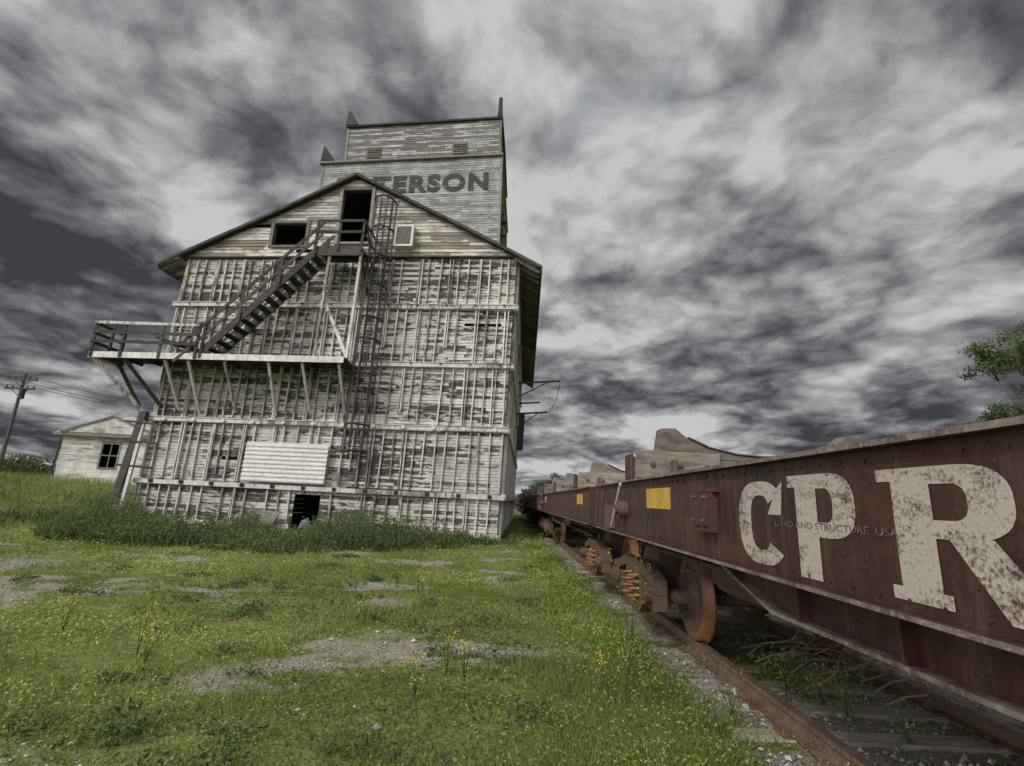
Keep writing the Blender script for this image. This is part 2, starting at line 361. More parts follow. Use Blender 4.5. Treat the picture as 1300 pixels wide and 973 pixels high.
def weed(name,x,y,h,flower=True,n=5,spread=.12,mat=None):
    e=empty(name); z0=float(gh(x,y)); e.location=(0,0,0)
    st=MB(); P=[];fl=[]
    for i in range(n):
        a=U(0,6.28);d=U(.2,1)*spread; hh=h*U(.6,1.05)
        pts=[(x+math.cos(a)*d*t**1.5,y+math.sin(a)*d*t**1.5,z0+hh*t) for t in (0,.25,.5,.75,1)]
        st.tube(pts,.004,4,0,.3,.0015)
        for k in range(int(34*hh/.4)):
            t=R(); q=Vector(pts[0]).lerp(Vector(pts[-1]),t); P.append((q.x+random.gauss(0,.03*(1.2-t)),q.y+random.gauss(0,.03*(1.2-t)),z0+hh*t))
        if flower:
            for k in range(9): q=pts[-1]; fl.append((q[0]+random.gauss(0,.018),q[1]+random.gauss(0,.018),q[2]+random.gauss(0,.014)))
    st.build('stems',[mat or M_weed],e)
    P=np.array(P); np_mesh('leaves',leaf_quads(P,rng.uniform(.008,.024,len(P)),.0,.3),4,rng.uniform(.2,.8,len(P)),M_clover,e)
    if fl:
        fl=np.array(fl); np_mesh('flowers',leaf_quads(fl,.011,.3),4,rng.random(len(fl)),M_yfl,e)
for (x,y,h) in ((-3.2,5.5,.46),(-2.95,5.2,.34),(-.42,5.3,.38),(-.25,5.0,.32),(-.6,4.7,.3),(-4.6,5.4,.5),(-4.25,5.0,.42),(-4.9,5.9,.45),(-4.4,6.2,.35),(-1.6,7.2,.3),(-1.3,9.5,.4),(-1.7,9.8,.4),(.9,4.9,.35)):
    weed('flowering_weed',x,y,h)
weed('tall_weed',1.38,6.3,1.05,True,4,.22); weed('tall_weed',1.2,5.6,.55,False,5,.2); weed('tall_weed',1.75,4.6,.35,False,6,.2)
for i in range(8): weed('tall_weed',U(2.4,3.4),U(4.2,7),U(.2,.4),False,5,.2)

# ------------------------------------------------------------------ grain elevator
BX,BY,BA=-.1,22.,math.radians(-2.0)
ca,sa=math.cos(BA),math.sin(BA)
def D(x,y,z):
    z2=z+(z-1.5)*.030*(x+7.2)/7.2 if z>1.5 else z
    x2=x-.03*max(0,z-13)+.022*min(z,12)*max(0,(x+14.3)/14.3)
    return (BX+x2*ca-y*sa, BY+x2*sa+y*ca, z2)
EL=empty('grain_elevator')
XL,XR=-14.3,-.12
rows=[0.0,1.58,4.05,6.57,9.06,11.33]
def siding(mb,fx0,fx1,z0,z1,bh,holes,y0,th,seg=(1.5,4),m=0,jit=.006,gap=.006,axis='x',lap=0,miss=0):
    z=z0
    while z<z1-1e-4:
        zt=min(z+bh,z1); zm=(z+zt)/2
        a0,a1=fx0(z),fx1(z); b0,b1=fx0(zt),fx1(zt)
        p=a0
        segs=[]
        while p<a1:
            q=min(p+U(*seg),a1)
            if a1-q<.3: q=a1
            segs.append((p,q)); p=q
        out=[]
        for s in segs:
            parts=[s]
            for h in holes:
                if h[2]<zm<h[3]:
                    np_=[]
                    for (c,d) in parts:
                        if d<=h[0] or c>=h[1]: np_.append((c,d)); continue
                        if c<h[0]: np_.append((c,h[0]))
                        if d>h[1]: np_.append((h[1],d))
                    parts=np_
            out+=parts
        for (c,d) in out:
            if d-c<.02: continue
            if miss and R()<miss and d-c<2.2: continue
            ct=max(c,b0) if abs(c-a0)>1e-6 else b0
            dt=min(d,b1) if abs(d-a1)>1e-6 else b1
            if dt-ct<.02: continue
            j=U(-jit,jit); yy=y0+j; g=gap/2; tl=U(-gap,gap)*.6
            yb=yy-lap
            if axis=='x':
                mb.hexa([(c+g,yb,z+g+tl),(d-g,yb,z+g-tl),(d-g,yy+th,z+g-tl),(c+g,yy+th,z+g+tl),
                         (ct+g,yy,zt-g+tl),(dt-g,yy,zt-g-tl),(dt-g,yy+th,zt-g-tl),(ct+g,yy+th,zt-g+tl)],m)
            else:
                xo=y0+j
                mb.hexa([(xo-th,c+g,z+g),(xo+lap,c+g,z+g),(xo+lap,d-g,z+g),(xo-th,d-g,z+g),
                         (xo-th,ct+g,zt-g),(xo,ct+g,zt-g),(xo,dt-g,zt-g),(xo-th,dt-g,zt-g)],m)
        z=zt
c_=lambda k:(lambda z:k)
door=(-8.05,-7.05,0,1.35)
w=MB()
siding(w,c_(XL),c_(XR),0,11.33,.12,[door],0,.045,(.8,3.2),0,.014,.014,miss=.006)
siding(w,c_(XL+.03),c_(XR-.03),0,11.33,.5,[door],.075,.05,(14,15),1,0,0)
LEN=25
siding(w,c_(.12),c_(LEN),0,11.33,.16,[],XR,.045,(1.2,4.5),0,.012,.012,'y')
siding(w,c_(.15),c_(LEN),0,11.33,.6,[],XR-.08,.05,(30,31),1,0,0,'y')
siding(w,c_(.12),c_(LEN),0,11.33,.3,[],XL+.06,.06,(3,7),0,.01,.01,'y')
w.box(XL+.1,XR-.1,LEN-.1,LEN,0,11.33,1)
w.build('cribbed_walls',[M_crib,M_black],EL,D)
rb=MB()
for i in range(5):
    z0,z1=rows[i],rows[i+1]
    x=XL+.05; k=0
    while x<XR+.01:
        zz0=z0+.12; zz1=z1-.12
        if i==0 and door[0]-.05<x<door[1]+.05: zz0=1.36
        tl=U(-.05,.05); wd=U(.035,.06); pr=U(.09,.13)
        if R()>.06:
            if R()<.12: zz0+= (zz1-zz0)*U(.1,.5)*0.6
            rb.hexa([(x-wd/2,-pr,zz0),(x+wd/2,-pr,zz0),(x+wd/2,-.02,zz0),(x-wd/2,-.02,zz0),
                 (x-wd/2+tl,-pr,zz1),(x+wd/2+tl,-pr,zz1),(x+wd/2+tl,-.02,zz1),(x-wd/2+tl,-.02,zz1)],0)
        if k%3==0 and R()<.8:
            rb.box(x+wd/2+.055,x+wd+.07,-pr-.02,-.02,zz0,zz1,0)
        x+=U(.34,.50); k+=1
    y=.3
    while y<LEN:
        rb.box(XR+.02,XR+.14,y-.022,y+.022,z0+.12,z1-.12,0); y+=.5
for i in range(1,5):
    z=rows[i]
    p=XL-.12
    while p<XR+.15:
        q=min(p+U(3,5.5),XR+.18); dz=U(-.03,.03)
        rb.box(p,q-.01,-.20,-.13,z-.09+dz,z+.07+dz,1)
        rb.box(p+.01,q-.02,-.125,-.02,z-.12+dz,z-.02+dz,1)
        if i in(2,3,4): rb.box(p+.01,q-.02,-.235,-.02,z+.075+dz,z+.105+dz,1)
        p=q
    p=.0
    while p<LEN: 
        q=min(p+5,LEN); rb.box(XR+.02,XR+.22,p-.1,q-.12,z-.11,z+.1,1); p=q
rb.box(XL-.1,door[0],-.20,-.05,.02,.2,1); rb.box(door[1],XR+.12,-.20,-.05,.02,.2,1)
rb.build('stud_ribs_and_wales',[M_rib,M_rib],EL,D)
bt=MB()
for i,z in ((1,1.58),(2,4.05),(3,6.57),(4,9.06)):
    x=XL+.6
    while x<XR:
        if i==1: 
            bt.box(x-.07,x+.07,-.26,-.205,z-.08,z+.06,0); bt.tube([(x,-.24,z),(x,-.40,z)],.025,6,0)
        elif i==2: 
            bt.hexa([(x-.09,-.27,z),(x,-.27,z-.09),(x,-.24,z-.09),(x-.09,-.24,z),(x,-.27,z+.09),(x+.09,-.27,z),(x+.09,-.24,z),(x,-.24,z+.09)],1)
        else: bt.box(x-.035,x+.035,-.27,-.24,z+.02,z+.09,0)
        x+=1.2
bt.build('tie_rod_plates',[M_iron,M_sheet],EL,D)
AX,AZ=-7.30,15.30; SL=(AZ-11.35)/7.25
gl=lambda z:AX-(AZ-.15-z)/SL; gr=lambda z:AX+(AZ-.15-z)/SL
gd=(-7.85,-6.58,12.0,14.55); gw=(-10.68,-9.28,11.85,12.95)
gb=MB()
siding(gb,lambda z:max(gl(z),XL-.05),lambda z:min(gr(z),XR+.05),11.36,AZ-.2,.155,[gd,gw],-.16,.03,(1.2,4.5),0,.006,.006,'x',.022,.012)
siding(gb,lambda z:max(gl(z),XL)+.1,lambda z:min(gr(z),XR)-.1,11.36,AZ-.5,.31,[gd,gw],-.10,.03,(20,21),1,0,0)
gb.box(XL-.05,XR+.05,-.20,-.02,11.30,11.355,2)
for h in (gd,gw):
    for (a0,a1,b0,b1) in ((h[0]-.14,h[0],h[2]-.1,h[3]+.13),(h[1],h[1]+.14,h[2]-.1,h[3]+.13)):
        gb.box(a0,a1,-.24,.06,b0,b1,3)
    gb.box(h[0],h[1],-.235,.06,h[3],h[3]+.125,3); gb.box(h[0],h[1],-.26,.06,h[2]-.11,h[2],3)
gb.prism_xz([(XL,11.3),(XR,11.3),(AX,AZ-.2)],LEN-.12,LEN-.02,0)
gb.build('gable_siding',[M_gable,M_black,M_dark,M_grey],EL,D)
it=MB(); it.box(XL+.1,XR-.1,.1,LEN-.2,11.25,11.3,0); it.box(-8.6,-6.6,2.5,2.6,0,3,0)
it.build('interior_floor',[M_black],EL,D)
rf=MB(); OV=1.05; FO=-.42
def roofslab(sgn):
    ov=OV if sgn>0 else .80
    xe=AX+sgn*(7.2+ov); ze=AZ-SL*(7.2+ov)
    a=[(AX,AZ),(xe,ze),(xe,ze-.07),(AX,AZ-.08)]
    if sgn<0: a=a[::-1]
    rf.prism_xz(a,FO,LEN+.6,0)
    t=0
    while t<1:
        t2=min(1,t+U(.18,.35)); o_=U(-.02,.02)
        rf.beam((AX+(xe-AX)*t,FO-.03,AZ-.07+(ze-AZ)*t+o_),(AX+(xe-AX)*(t2-.003),FO-.03,AZ-.07+(ze-AZ)*(t2-.003)+o_),.05,.12,1); t=t2
    p=FO
    while p<LEN+.5:
        q=min(p+U(2.5,4),LEN+.55); rf.box(xe-.02*sgn,xe+.03*sgn,p,q-.02,ze-.20+U(-.04,.04),ze-.03,2); p=q
    y=FO+.25
    while y<LEN:
        x1=AX+sgn*7.1; z1=AZ-SL*7.1
        rf.beam((x1,y,z1-.20),(xe-.06*sgn,y,ze-.20),.05,.15,2); y+=.6
    for k in range(4):
        t0=7.22+k*.21; xa=AX+sgn*t0; xb=AX+sgn*(t0+.195)
        za=AZ-SL*t0-.085; zb=AZ-SL*(t0+.195)-.085
        q=[(xa,za),(xb,zb),(xb,zb-.02),(xa,za-.02)]
        if sgn<0:q=q[::-1]
        rf.prism_xz(q,FO+.03,LEN+.4,3)
roofslab(1); roofslab(-1)
rf.build('roof',[M_roof,M_dark,M_grey,M_gable],EL,D)

TY=10.2; tw=MB()
TX0,TX1,CX0=-13.3,-1.5,-11.9
siding(tw,c_(TX0),c_(TX1),10.5,23.15,.17,[],TY,.04,(2,5),0,.004,.004,'x',.02)
siding(tw,c_(TY+.05),c_(TY+10.8),10.5,23.15,.17,[],TX1,.04,(2,5),0,.004,.004,'y',.02)
tw.box(TX0+.02,TX1-.06,TY+.07,TY+10.8,10.5,23.1,0)
siding(tw,c_(CX0),c_(TX1-.1),23.3,26.0,.17,[],TY+.02,.04,(2,5),1,.004,.004,'x',.02)
tw.box(CX0+.02,TX1-.13,TY+.08,TY+10,23.2,25.95,1)
tw.box(TX0-.15,TX1+.1,TY-.22,TY+11,23.16,23.28,2)
tw.box(CX0-.1,TX1+.0,TY-.16,TY+10.2,26.01,26.14,3)
tw.prism_yz([(TY-.1,26.15),(TY+5,26.15+.9),(TY+10.1,26.15)],CX0-.1,TX1,4)
for xx in (TX0-.03,TX1-.10): tw.box(xx,xx+.16,TY-.05,TY-.022,10.5,23.15,2)
for xx in (CX0-.03,TX1-.22): tw.box(xx,xx+.16,TY-.04,TY-.005,23.3,26.0,2)
tw.prism_xz([(CX0-.12,26.14),(CX0+.75,26.14),(CX0+.2,27.15),(CX0,27.35)],TY-.2,TY+.1,3)
tw.prism_xz([(TX1-.35,26.14),(TX1-.02,26.14),(TX1-.05,27.6),(TX1-.28,27.6)],TY-.2,TY+.1,3)
tw.prism_xz([(TX0-.12,23.28),(TX0+.85,23.28),(TX0+.2,24.35),(TX0,24.55)],TY-.2,TY+.1,3)
for lx in (-10.0,-4.3):
    tw.box(lx-.5,lx+.5,TY-.06,TY-.02,23.45,24.35,2)
    for k in range(6): tw.hexa([(lx-.42,TY-.11,23.52+k*.13),(lx+.42,TY-.11,23.52+k*.13),(lx+.42,TY-.062,23.57+k*.13),(lx-.42,TY-.062,23.57+k*.13),
        (lx-.42,TY-.11,23.54+k*.13),(lx+.42,TY-.11,23.54+k*.13),(lx+.42,TY-.062,23.59+k*.13),(lx-.42,TY-.062,23.59+k*.13)],2)
tw.box(TX1+.02,TX1+.35,TY+.3,TY+.9,18.6,19.2,3); tw.box(TX1+.02,TX1+.3,TY+.2,TY+.6,17.6,17.9,3)
tw.build('tower',[M_tower,M_tower2,M_grey,M_dark,M_roof],EL,D)
def text_mesh(name,body,x0,x1,zc,h,y,mat,parent):
    cu=bpy.data.curves.new(name,'FONT'); cu.body=body; cu.size=1; cu.extrude=.012; cu.offset=.045; cu.space_character=1.18
    o=bpy.data.objects.new(name,cu); scene.collection.objects.link(o)
    bpy.context.view_layer.update(); dg=bpy.context.evaluated_depsgraph_get()
    me=bpy.data.meshes.new_from_object(o.evaluated_get(dg)); bpy.data.objects.remove(o)
    vs=np.array([v.co for v in me.vertices]); mn,mx=vs.min(0),vs.max(0)
    for vv in me.vertices:
        a,b_,c=vv.co
        vv.co=D(x0+(a-mn[0])/(mx[0]-mn[0])*(x1-x0), y-c, zc-h/2+(b_-mn[1])/(mx[1]-mn[1])*h)
    me.materials.clear(); me.materials.append(mat); me.update()
    ob=bpy.data.objects.new(name,me); scene.collection.objects.link(ob); ob.parent=parent
text_mesh('sign_lettering','PATERSON',-12.2,-2.35,21.35,1.3,TY-.045,M_letter,EL)

pn=MB()
pn.box(-10.15,-6.9,-.30,-.27,1.72,3.25,0)
for k in range(9):
    z=1.76+k*.165; pn.hexa([(-10.15,-.335,z),(-6.9,-.335,z),(-6.9,-.30,z-.03),(-10.15,-.30,z-.03),(-10.15,-.335,z+.05),(-6.9,-.335,z+.05),(-6.9,-.30,z+.08),(-10.15,-.30,z+.08)],0)
pn.box(-6.6,-6.3,-.32,-.25,1.85,2.2,1)
pn.box(-5.35,-4.55,-.55,-.19,11.65,12.65,0); pn.box(-5.25,-4.65,-.57,-.551,11.75,12.55,1)
pn.hexa([(-9.6,-.9,.0),(-8.5,-.9,.0),(-8.5,-.86,.0),(-9.6,-.86,.0),(-9.5,-.35,.72),(-8.35,-.35,.65),(-8.35,-.31,.65),(-9.5,-.31,.72)],1)
pn.hexa([(-7.85,.2,.0),(-7.35,.25,.0),(-7.4,.5,.0),(-7.8,.5,.0),(-7.75,.3,.35),(-7.5,.3,.45),(-7.5,.45,.4),(-7.7,.45,.3)],2)
M_blue,nt,b=new_mat('blue_tarp'); nt.links.new(ramp(nt,noise(nt,obj_vec(nt),8),[(.3,(.05,.08,.11)),(.7,(.16,.22,.28))]),b.inputs['Base Color'])
pn.build('cladding_panel_and_vents',[M_sheet,M_grey,M_blue],EL,D)
pr=MB()
pr.beam((XL-.55,-.45,0),(XL-.15,-.35,4.3),.28,.22,0); pr.beam((XL-.15,-.5,0.0),(XL-.05,-.4,3.9),.12,.12,1)
for z in (1.0,2.1,3.0,3.8): pr.beam((XL-.7,-.5,z+U(-.1,.1)),(XL+.7,-.45,z+U(-.1,.1)),.06,.08,0)
pr.build('corner_props',[M_dark,M_rib],EL,D)

st=MB(); YF=-1.75
PX0,PX1,PZ=-16.1,-6.3,6.42
for k in range(9):
    y=YF+k*.19
    st.box(PX0+U(-.05,.05),PX1+U(-.05,.05),y,y+.175,PZ-.05,PZ,0)
st.box(PX0,PX1,YF-.05,YF-.002,PZ-.22,PZ+.02,1)
st.box(PX0-.05,PX0-.002,YF-.05,0,PZ-.22,PZ+.02,1)
x=PX0+.3
while x<PX1: st.box(x-.03,x+.03,YF+.01,-.32,PZ-.22,PZ-.055,0); x+=.8
for x in (PX0+.05,-14.9,-13.4,-12.0): st.box(x-.05,x+.05,YF-.10,YF-.052,PZ-.2,PZ+1.25,0)
for x in (PX0+.05,): 
    st.box(x-.05,x+.05,-.35,-.25,PZ-.2,PZ+1.2,0); st.box(x-.04,x+.04,-1.0,-.9,PZ,PZ+1.2,0)
for dz in (1.2,.8,.42):
    st.beam((PX0-.03,YF-.125,PZ+dz+.03),(-12.0,YF-.125,PZ+dz-.05),.035,.12,1 if dz>1 else 0)
    st.beam((PX0-.03,YF-.1,PZ+dz),(PX0-.03,-.2,PZ+dz),.035,.12,0)
for x in (-13.2,-12.3,-10.9,-9.2,-7.9,-6.5):
    st.beam((x,YF+.1,PZ-.24),(x+U(-.05,.05),-.25,PZ-2.0+U(-.2,.2)),.09,.10,1)
st.beam((PX0+.1,YF+.1,PZ-.22),(XL-.1,-.3,4.15),.12,.14,1); st.beam((PX0+.2,-.4,PZ-.22),(XL-.1,-.2,3.9),.10,.12,0)
st.beam((PX0+1.3,YF+.1,PZ-.22),(XL+.35,-.3,4.6),.10,.12,0)
LX0,LX1,LZ=-8.1,-6.25,11.05
for k in range(7): st.box(LX0,LX1,YF+.05+k*.21,YF+.05+k*.21+.19,LZ-.05,LZ,0)
st.box(LX0-.03,LX1+.03,YF,YF+.048,LZ-.40,LZ+.01,0); st.box(LX0,LX1,-.95,-.9,LZ-.25,LZ-.055,0)
for x in (LX0,LX0+.9,LX1):
    st.box(x-.05,x+.05,YF-.06,YF-.002,LZ-.2,LZ+1.15,0)
for dz in (1.1,.6): st.beam((LX0,YF-.08,LZ+dz),(LX1,YF-.08,LZ+dz),.04,.11,0); st.beam((LX1,YF-.08,LZ+dz),(LX1,-.2,LZ+dz),.04,.11,0)
st.box(LX1-.05,LX1+.05,YF+.05,YF+.15,PZ,LZ-.06,1); st.box(LX0+.55,LX0+.65,YF+.05,YF+.15,PZ,LZ-.06,1)
st.beam((LX1,YF+.2,PZ),(LX0+.6,YF+.2,PZ+2.4),.05,.12,1)
st.beam((LX1,YF+.1,LZ-.3),(LX1,-.2,LZ-1.5),.08,.1,0); st.beam((LX1+.1,YF-.02,LZ+1.1),(LX1+.15,-.3,LZ-.8),.05,.08,0)
SX0,SX1=-11.9,-7.95; sz0,sz1=PZ,LZ
for y in (YF+.03,YF+1.05):
    st.beam((SX0,y,sz0+.02),(SX1,y,sz1-.08),.07,.28,0)
ns=15
for k in range(1,ns):
    t=k/ns; x=SX0+(SX1-SX0)*t; z=sz0+(sz1-sz0)*t
    st.box(x-.16,x+.16,YF+.07,YF+1.01,z-.055,z,0)
for y in (YF-.05,YF+1.13):
    for dz,hh in ((1.05,.13),(.52,.11)):
        st.beam((SX0-.9,y,sz0+dz-.85),(SX1+.1,y,sz1+dz-.0),.04,hh,0)
    for t in (.02,.33,.66,.97):
        x=SX0+(SX1-SX0)*t; z=sz0+(sz1-sz0)*t; st.box(x-.05,x+.05,y-.03,y+.03,z-.25,z+1.05,0)
st.beam((-13.9,YF+.9,PZ+.75),(-12.3,YF+.9,PZ+.35),1.2,.07,0)
st.build('staircase',[M_dark,M_rib],EL,D)

ld=MB(); LX=-5.85; ly=-.36
for dx in (-.24,.24): ld.tube([(LX+dx,ly,2.7),(LX+dx,ly,13.9)],.038,6)
z=2.9
while z<13.8: ld.tube([(LX-.24,ly,z),(LX+.24,ly,z)],.02,5); z+=.31
def hoop(z,rx,ry,mb):
    pts=[]
    for k in range(13):
        t=math.pi*k/12; pts.append((LX-math.cos(t)*rx,ly-math.sin(t)*ry,z))
    mb.tube(pts,.038,5)
for z in (3.0,4.0,5.4,6.0,7.4,8.3,9.7,11.0,12.3,13.7): hoop(z,.45,.82,ld)
for k in (0,2,4,6,8,10,12):
    t=math.pi*k/12; x=LX-math.cos(t)*.45; y=ly-math.sin(t)*.82
    ld.beam((x,y,2.9),(x,y,13.75),.05,.02)
for z in (4,7,10,13): 
    for dx in (-.24,.24): ld.tube([(LX+dx,ly,z),(LX+dx,-.02,z)],.014,5)
ld.build('caged_ladder',[M_iron],EL,D)
sp=MB()
for (y,z,l) in ((11.5,8.35,2.7),(11.0,6.4,2.0)):
    sp.beam((XR,y,z-.05),(XR+l,y,z+.1),.08,.10); sp.beam((XR,y,z-1.0),(XR+l*.7,y,z),.05,.06)
sp.tube([(XR+2.7,11.5,8.4),(XR+2.5,11.5,7.3),(XR+2.1,11.0,6.5)],.02,5)
sp.beam((XR,16,7.8),(XR+1.6,16,7.9),.08,.1)
sp.box(XR+.02,XR+.6,18,20,5,7.5,0)
sp.build('loading_arms',[M_iron],EL,D)

# ------------------------------------------------------------------ railway
TR=empty('railway_track')
rl=MB(); RX=(2.12,3.555)
for rx in RX:
    prof=[(-.07,.03),(.07,.03),(.07,.042),(.012,.06),(.012,.125),(.036,.135),(.036,.168),(-.036,.168),(-.036,.135),(-.012,.125),(-.012,.06),(-.07,.042)]
    rl.prism_xz([(rx+a,b_) for a,b_ in prof],-6,220,0)
rl.build('rails',[M_rail],TR)
ti=MB(); y=-4
while y<90:
    a=U(-.05,.05); x0=1.74+U(-.12,.12); x1=4.05+U(-.12,.1); zt=.044+U(-.03,.0); wd=U(.08,.115)
    ti.hexa([(x0,y-wd+a,-.1),(x1,y-.11-a,-.1),(x1,y+.11-a,-.1),(x0+U(-.1,.1),y+wd+a,-.1),(x0,y-wd+a,zt-.015),(x1,y-.11-a,zt),(x1,y+.11-a,zt+.003),(x0+U(-.1,.1),y+wd+a,zt-.01)],0); y+=.56
ti.build('sleepers',[M_tie],TR,bevel=.012)
sp=MB(); y=-4
while y<20:
    for rx in RX:
        for s in(-1,1): sp.box(rx+s*.085-.012,rx+s*.085+.012,y-.02,y+.02,.02,.07,0)
        sp.box(rx-.13,rx+.13,y-.09,y+.09,.018,.052,0)
    y+=.56
sp.build('spikes',[M_rail],TR)

SX=1.40
def railcar(y0,y1,detail=True,near=False):
    E=empty('flat_railcar'); b=MB(); xc=(RX[0]+RX[1])/2; XF=2*xc-SX
    zt,zb=1.755,1.20
    for s,xs_ in ((1,SX),(-1,XF)):
        b.box(xs_,xs_+s*.014,y0,y1,zb,zt,0)
        b.box(xs_-s*.055,xs_+s*.12,y0,y1,zt+.001,zt+.024,0)
        b.box(xs_-s*.050,xs_+s*.10,y0,y1,zb-.021,zb-.001,0)
        b.box(xs_-s*.058,xs_-s*.0555,y0,y1,zt+.002,zt+.023,2)
        b.box(xs_-s*.053,xs_-s*.0505,y0,y1,zb-.020,zb-.002,2)
        ya,yb=(y0+5.2),(y1-5.2)
        b.prism_yz([(ya-.8,zb-.03),(ya,.985),(yb,.985),(yb+.8,zb-.03)],xs_+s*.16,xs_+s*.175,0)
        b.box(xs_+s*.10,xs_+s*.26,ya,yb,.965,.984,2)
        b.beam((xs_+s*.18,yb,.975),(xs_+s*.18,yb+.8,zb-.035),.16,.018,2)
        b.beam((xs_+s*.18,ya,.975),(xs_+s*.18,ya-.8,zb-.035),.16,.018,2)
        y=ya
        while y<yb: b.box(xs_+s*.10,xs_+s*.158,y-.008,y+.008,.986,zb-.022,0); y+=.75
        y=y0+.4
        while y<y1-.1:
            b.box(xs_+s*.016,xs_+s*.10,y-.008,y+.008,zb,zt,1); y+=1.1
    for dx in (-.22,.22): b.box(xc+dx-.012,xc+dx+.012,y0+.1,y1-.1,.80,1.66,1)
    b.box(xc-.3,xc+.3,y0+.1,y1-.1,.78,.799,1)
    y=y0+.35
    while y<y1:
        b.prism_xz([(SX+.03,1.58),(SX+.03,1.25),(xc-.24,.9),(xc-.24,1.66),(SX+.03,1.66)][::-1],y-.008,y+.008,1)
        b.prism_xz([(XF-.03,1.58),(XF-.03,1.25),(xc+.24,.9),(xc+.24,1.66),(XF-.03,1.66)],y-.008,y+.008,1)
        y+=1.1
    y=y0+.02
    while y<y1-.1:
        b.box(SX+.13,XF-.13,y,y+.24,1.665,1.715+U(-.01,.01),3); y+=.25
    for yy in (y0,y1): b.box(SX+.016,XF-.016,yy-.02,yy+.0,1.15,1.75,0)
    b.tube([(xc-.75,y1-4.6,.98),(xc-.75,y1-3.2,.98)],.2,14,1)
    b.tube([(SX+.35,y0+2,1.05),(SX+.35,y1-1,1.05)],.02,6,1); b.tube([(SX+.5,y0+3,.85),(SX+.5,y1-2.5,.9)],.018,6,1)
    b.build('underframe_and_sills',[M_car,M_card,M_edge,M_bunk],E)
    if detail:
        rv=MB()
        for zz in (zt-.04,zb+.035):
            y=max(y0,0)+.1
            while y<y1: 
                rv.tube([(SX+.0,y,zz),(SX-.006,y,zz)],.009,6,0); y+=.16
        rv.build('rivets',[M_car],E)
    bk=MB()
    for yb_,h in ((y1-2.2,1),(y0+1.9,.8))+(() if near else (((y0+y1)/2,.8),)):
        if yb_<3: continue
        bk.box(SX+.0,XF-.05,yb_-.14,yb_+.14,1.782,2.03,0)
        bk.box(SX+.02,SX+.95,yb_-.17,yb_-.145,1.80,2.10,0)
        bk.box(SX-.035,SX-.005,yb_-.16,yb_+.16,1.783,2.06,2)
        L=[(SX+.10,2.035),(SX+.10,2.10),(SX+.28,2.12),(SX+.32,2.10+.26*h),(SX+.48,2.10+.27*h),(SX+.62,2.26),(SX+.85,2.16),(SX+1.15,2.10),(xc,2.085)]
        Rr=[(2*xc-a,c) for a,c in L[::-1]][1:]
        poly=L+Rr
        bk.prism_xz(poly[::-1],yb_-.10,yb_+.10,0)
        for i in range(5,len(poly)-6):
            (a,c),(d,e)=poly[i],poly[i+1]
            bk.beam((a,yb_,c+.012),(d,yb_,e+.012),.24,.018,1)
        bk.beam((SX+.4,yb_-.3,1.79),(SX+.4,yb_-.3,2.0),.05,.12,3)
        for q in (.2,.5,.8): bk.tube([(SX+q,yb_-.171,1.95),(SX+q,yb_-.20,1.95)],.03,8,3)
    bk.build('timber_bunks',[M_bunk,M_card,M_redbox,M_card],E,bevel=.008)
    ft=MB()
    yy=y1-3.3
    ft.box(SX-.006,SX-.002,yy-.4,yy+.4,1.49,1.67,0)
    ft.box(SX-.006,SX-.002,y0+.9,y0+1.7,1.49,1.67,0)
    yy=y1-4.6
    ft.box(SX-.055,SX-.002,yy-.16,yy+.16,1.36,1.61,1); ft.box(SX-.075,SX-.056,yy-.12,yy-.02,1.40,1.57,1); ft.box(SX-.075,SX-.056,yy+.02,yy+.12,1.40,1.57,1)
    ft.box(SX-.04,SX-.002,yy-.2,yy+.2,1.615,1.64,1)
    for a in(-.1,.1):
        for c in (.05,.2): ft.tube([(SX-.055,yy+a,1.38+c),(SX-.09,yy+a,1.38+c)],.014,6,2)
    yy=y1-1.95
    ft.tube([(SX,yy,1.46),(SX-.10,yy,1.46)],.095,18,2); ft.tube([(SX-.10,yy,1.46),(SX-.13,yy,1.46)],.055,14,2)
    ft.beam((SX-.08,y1-2.0,1.74),(SX-.08,y1-1.45,1.25),.02,.035,3)
    ft.tube([(SX-.09,y1-.9,1.7),(SX-.12,y1-.9,1.25),(SX-.12,y1-.5,1.25),(SX-.09,y1-.5,1.7)],.014,6,1)
    ft.box(SX-.1,SX+.02,y1-1.25,y1-1.05,1.22,1.5,2)
    ft.box(xc-.12,xc+.12,y1,y1+.34,.9,1.12,2); ft.prism_xz([(xc-.2,.82),(xc+.2,.82),(xc+.2,1.2),(xc-.2,1.2)],y1+.28,y1+.42,2)
    ft.tube([(xc-.4,y1,1.0),(xc-.42,y1+.25,.6),(xc-.4,y1+.42,.55),(xc-.35,y1+.7,.9)],.03,6,2)
    ft.build('sill_fittings',[M_yellow,M_redbox,M_card,M_white],E)
    for yc in (y1-1.2,y0+1.2): bogie(yc,E)
    return E
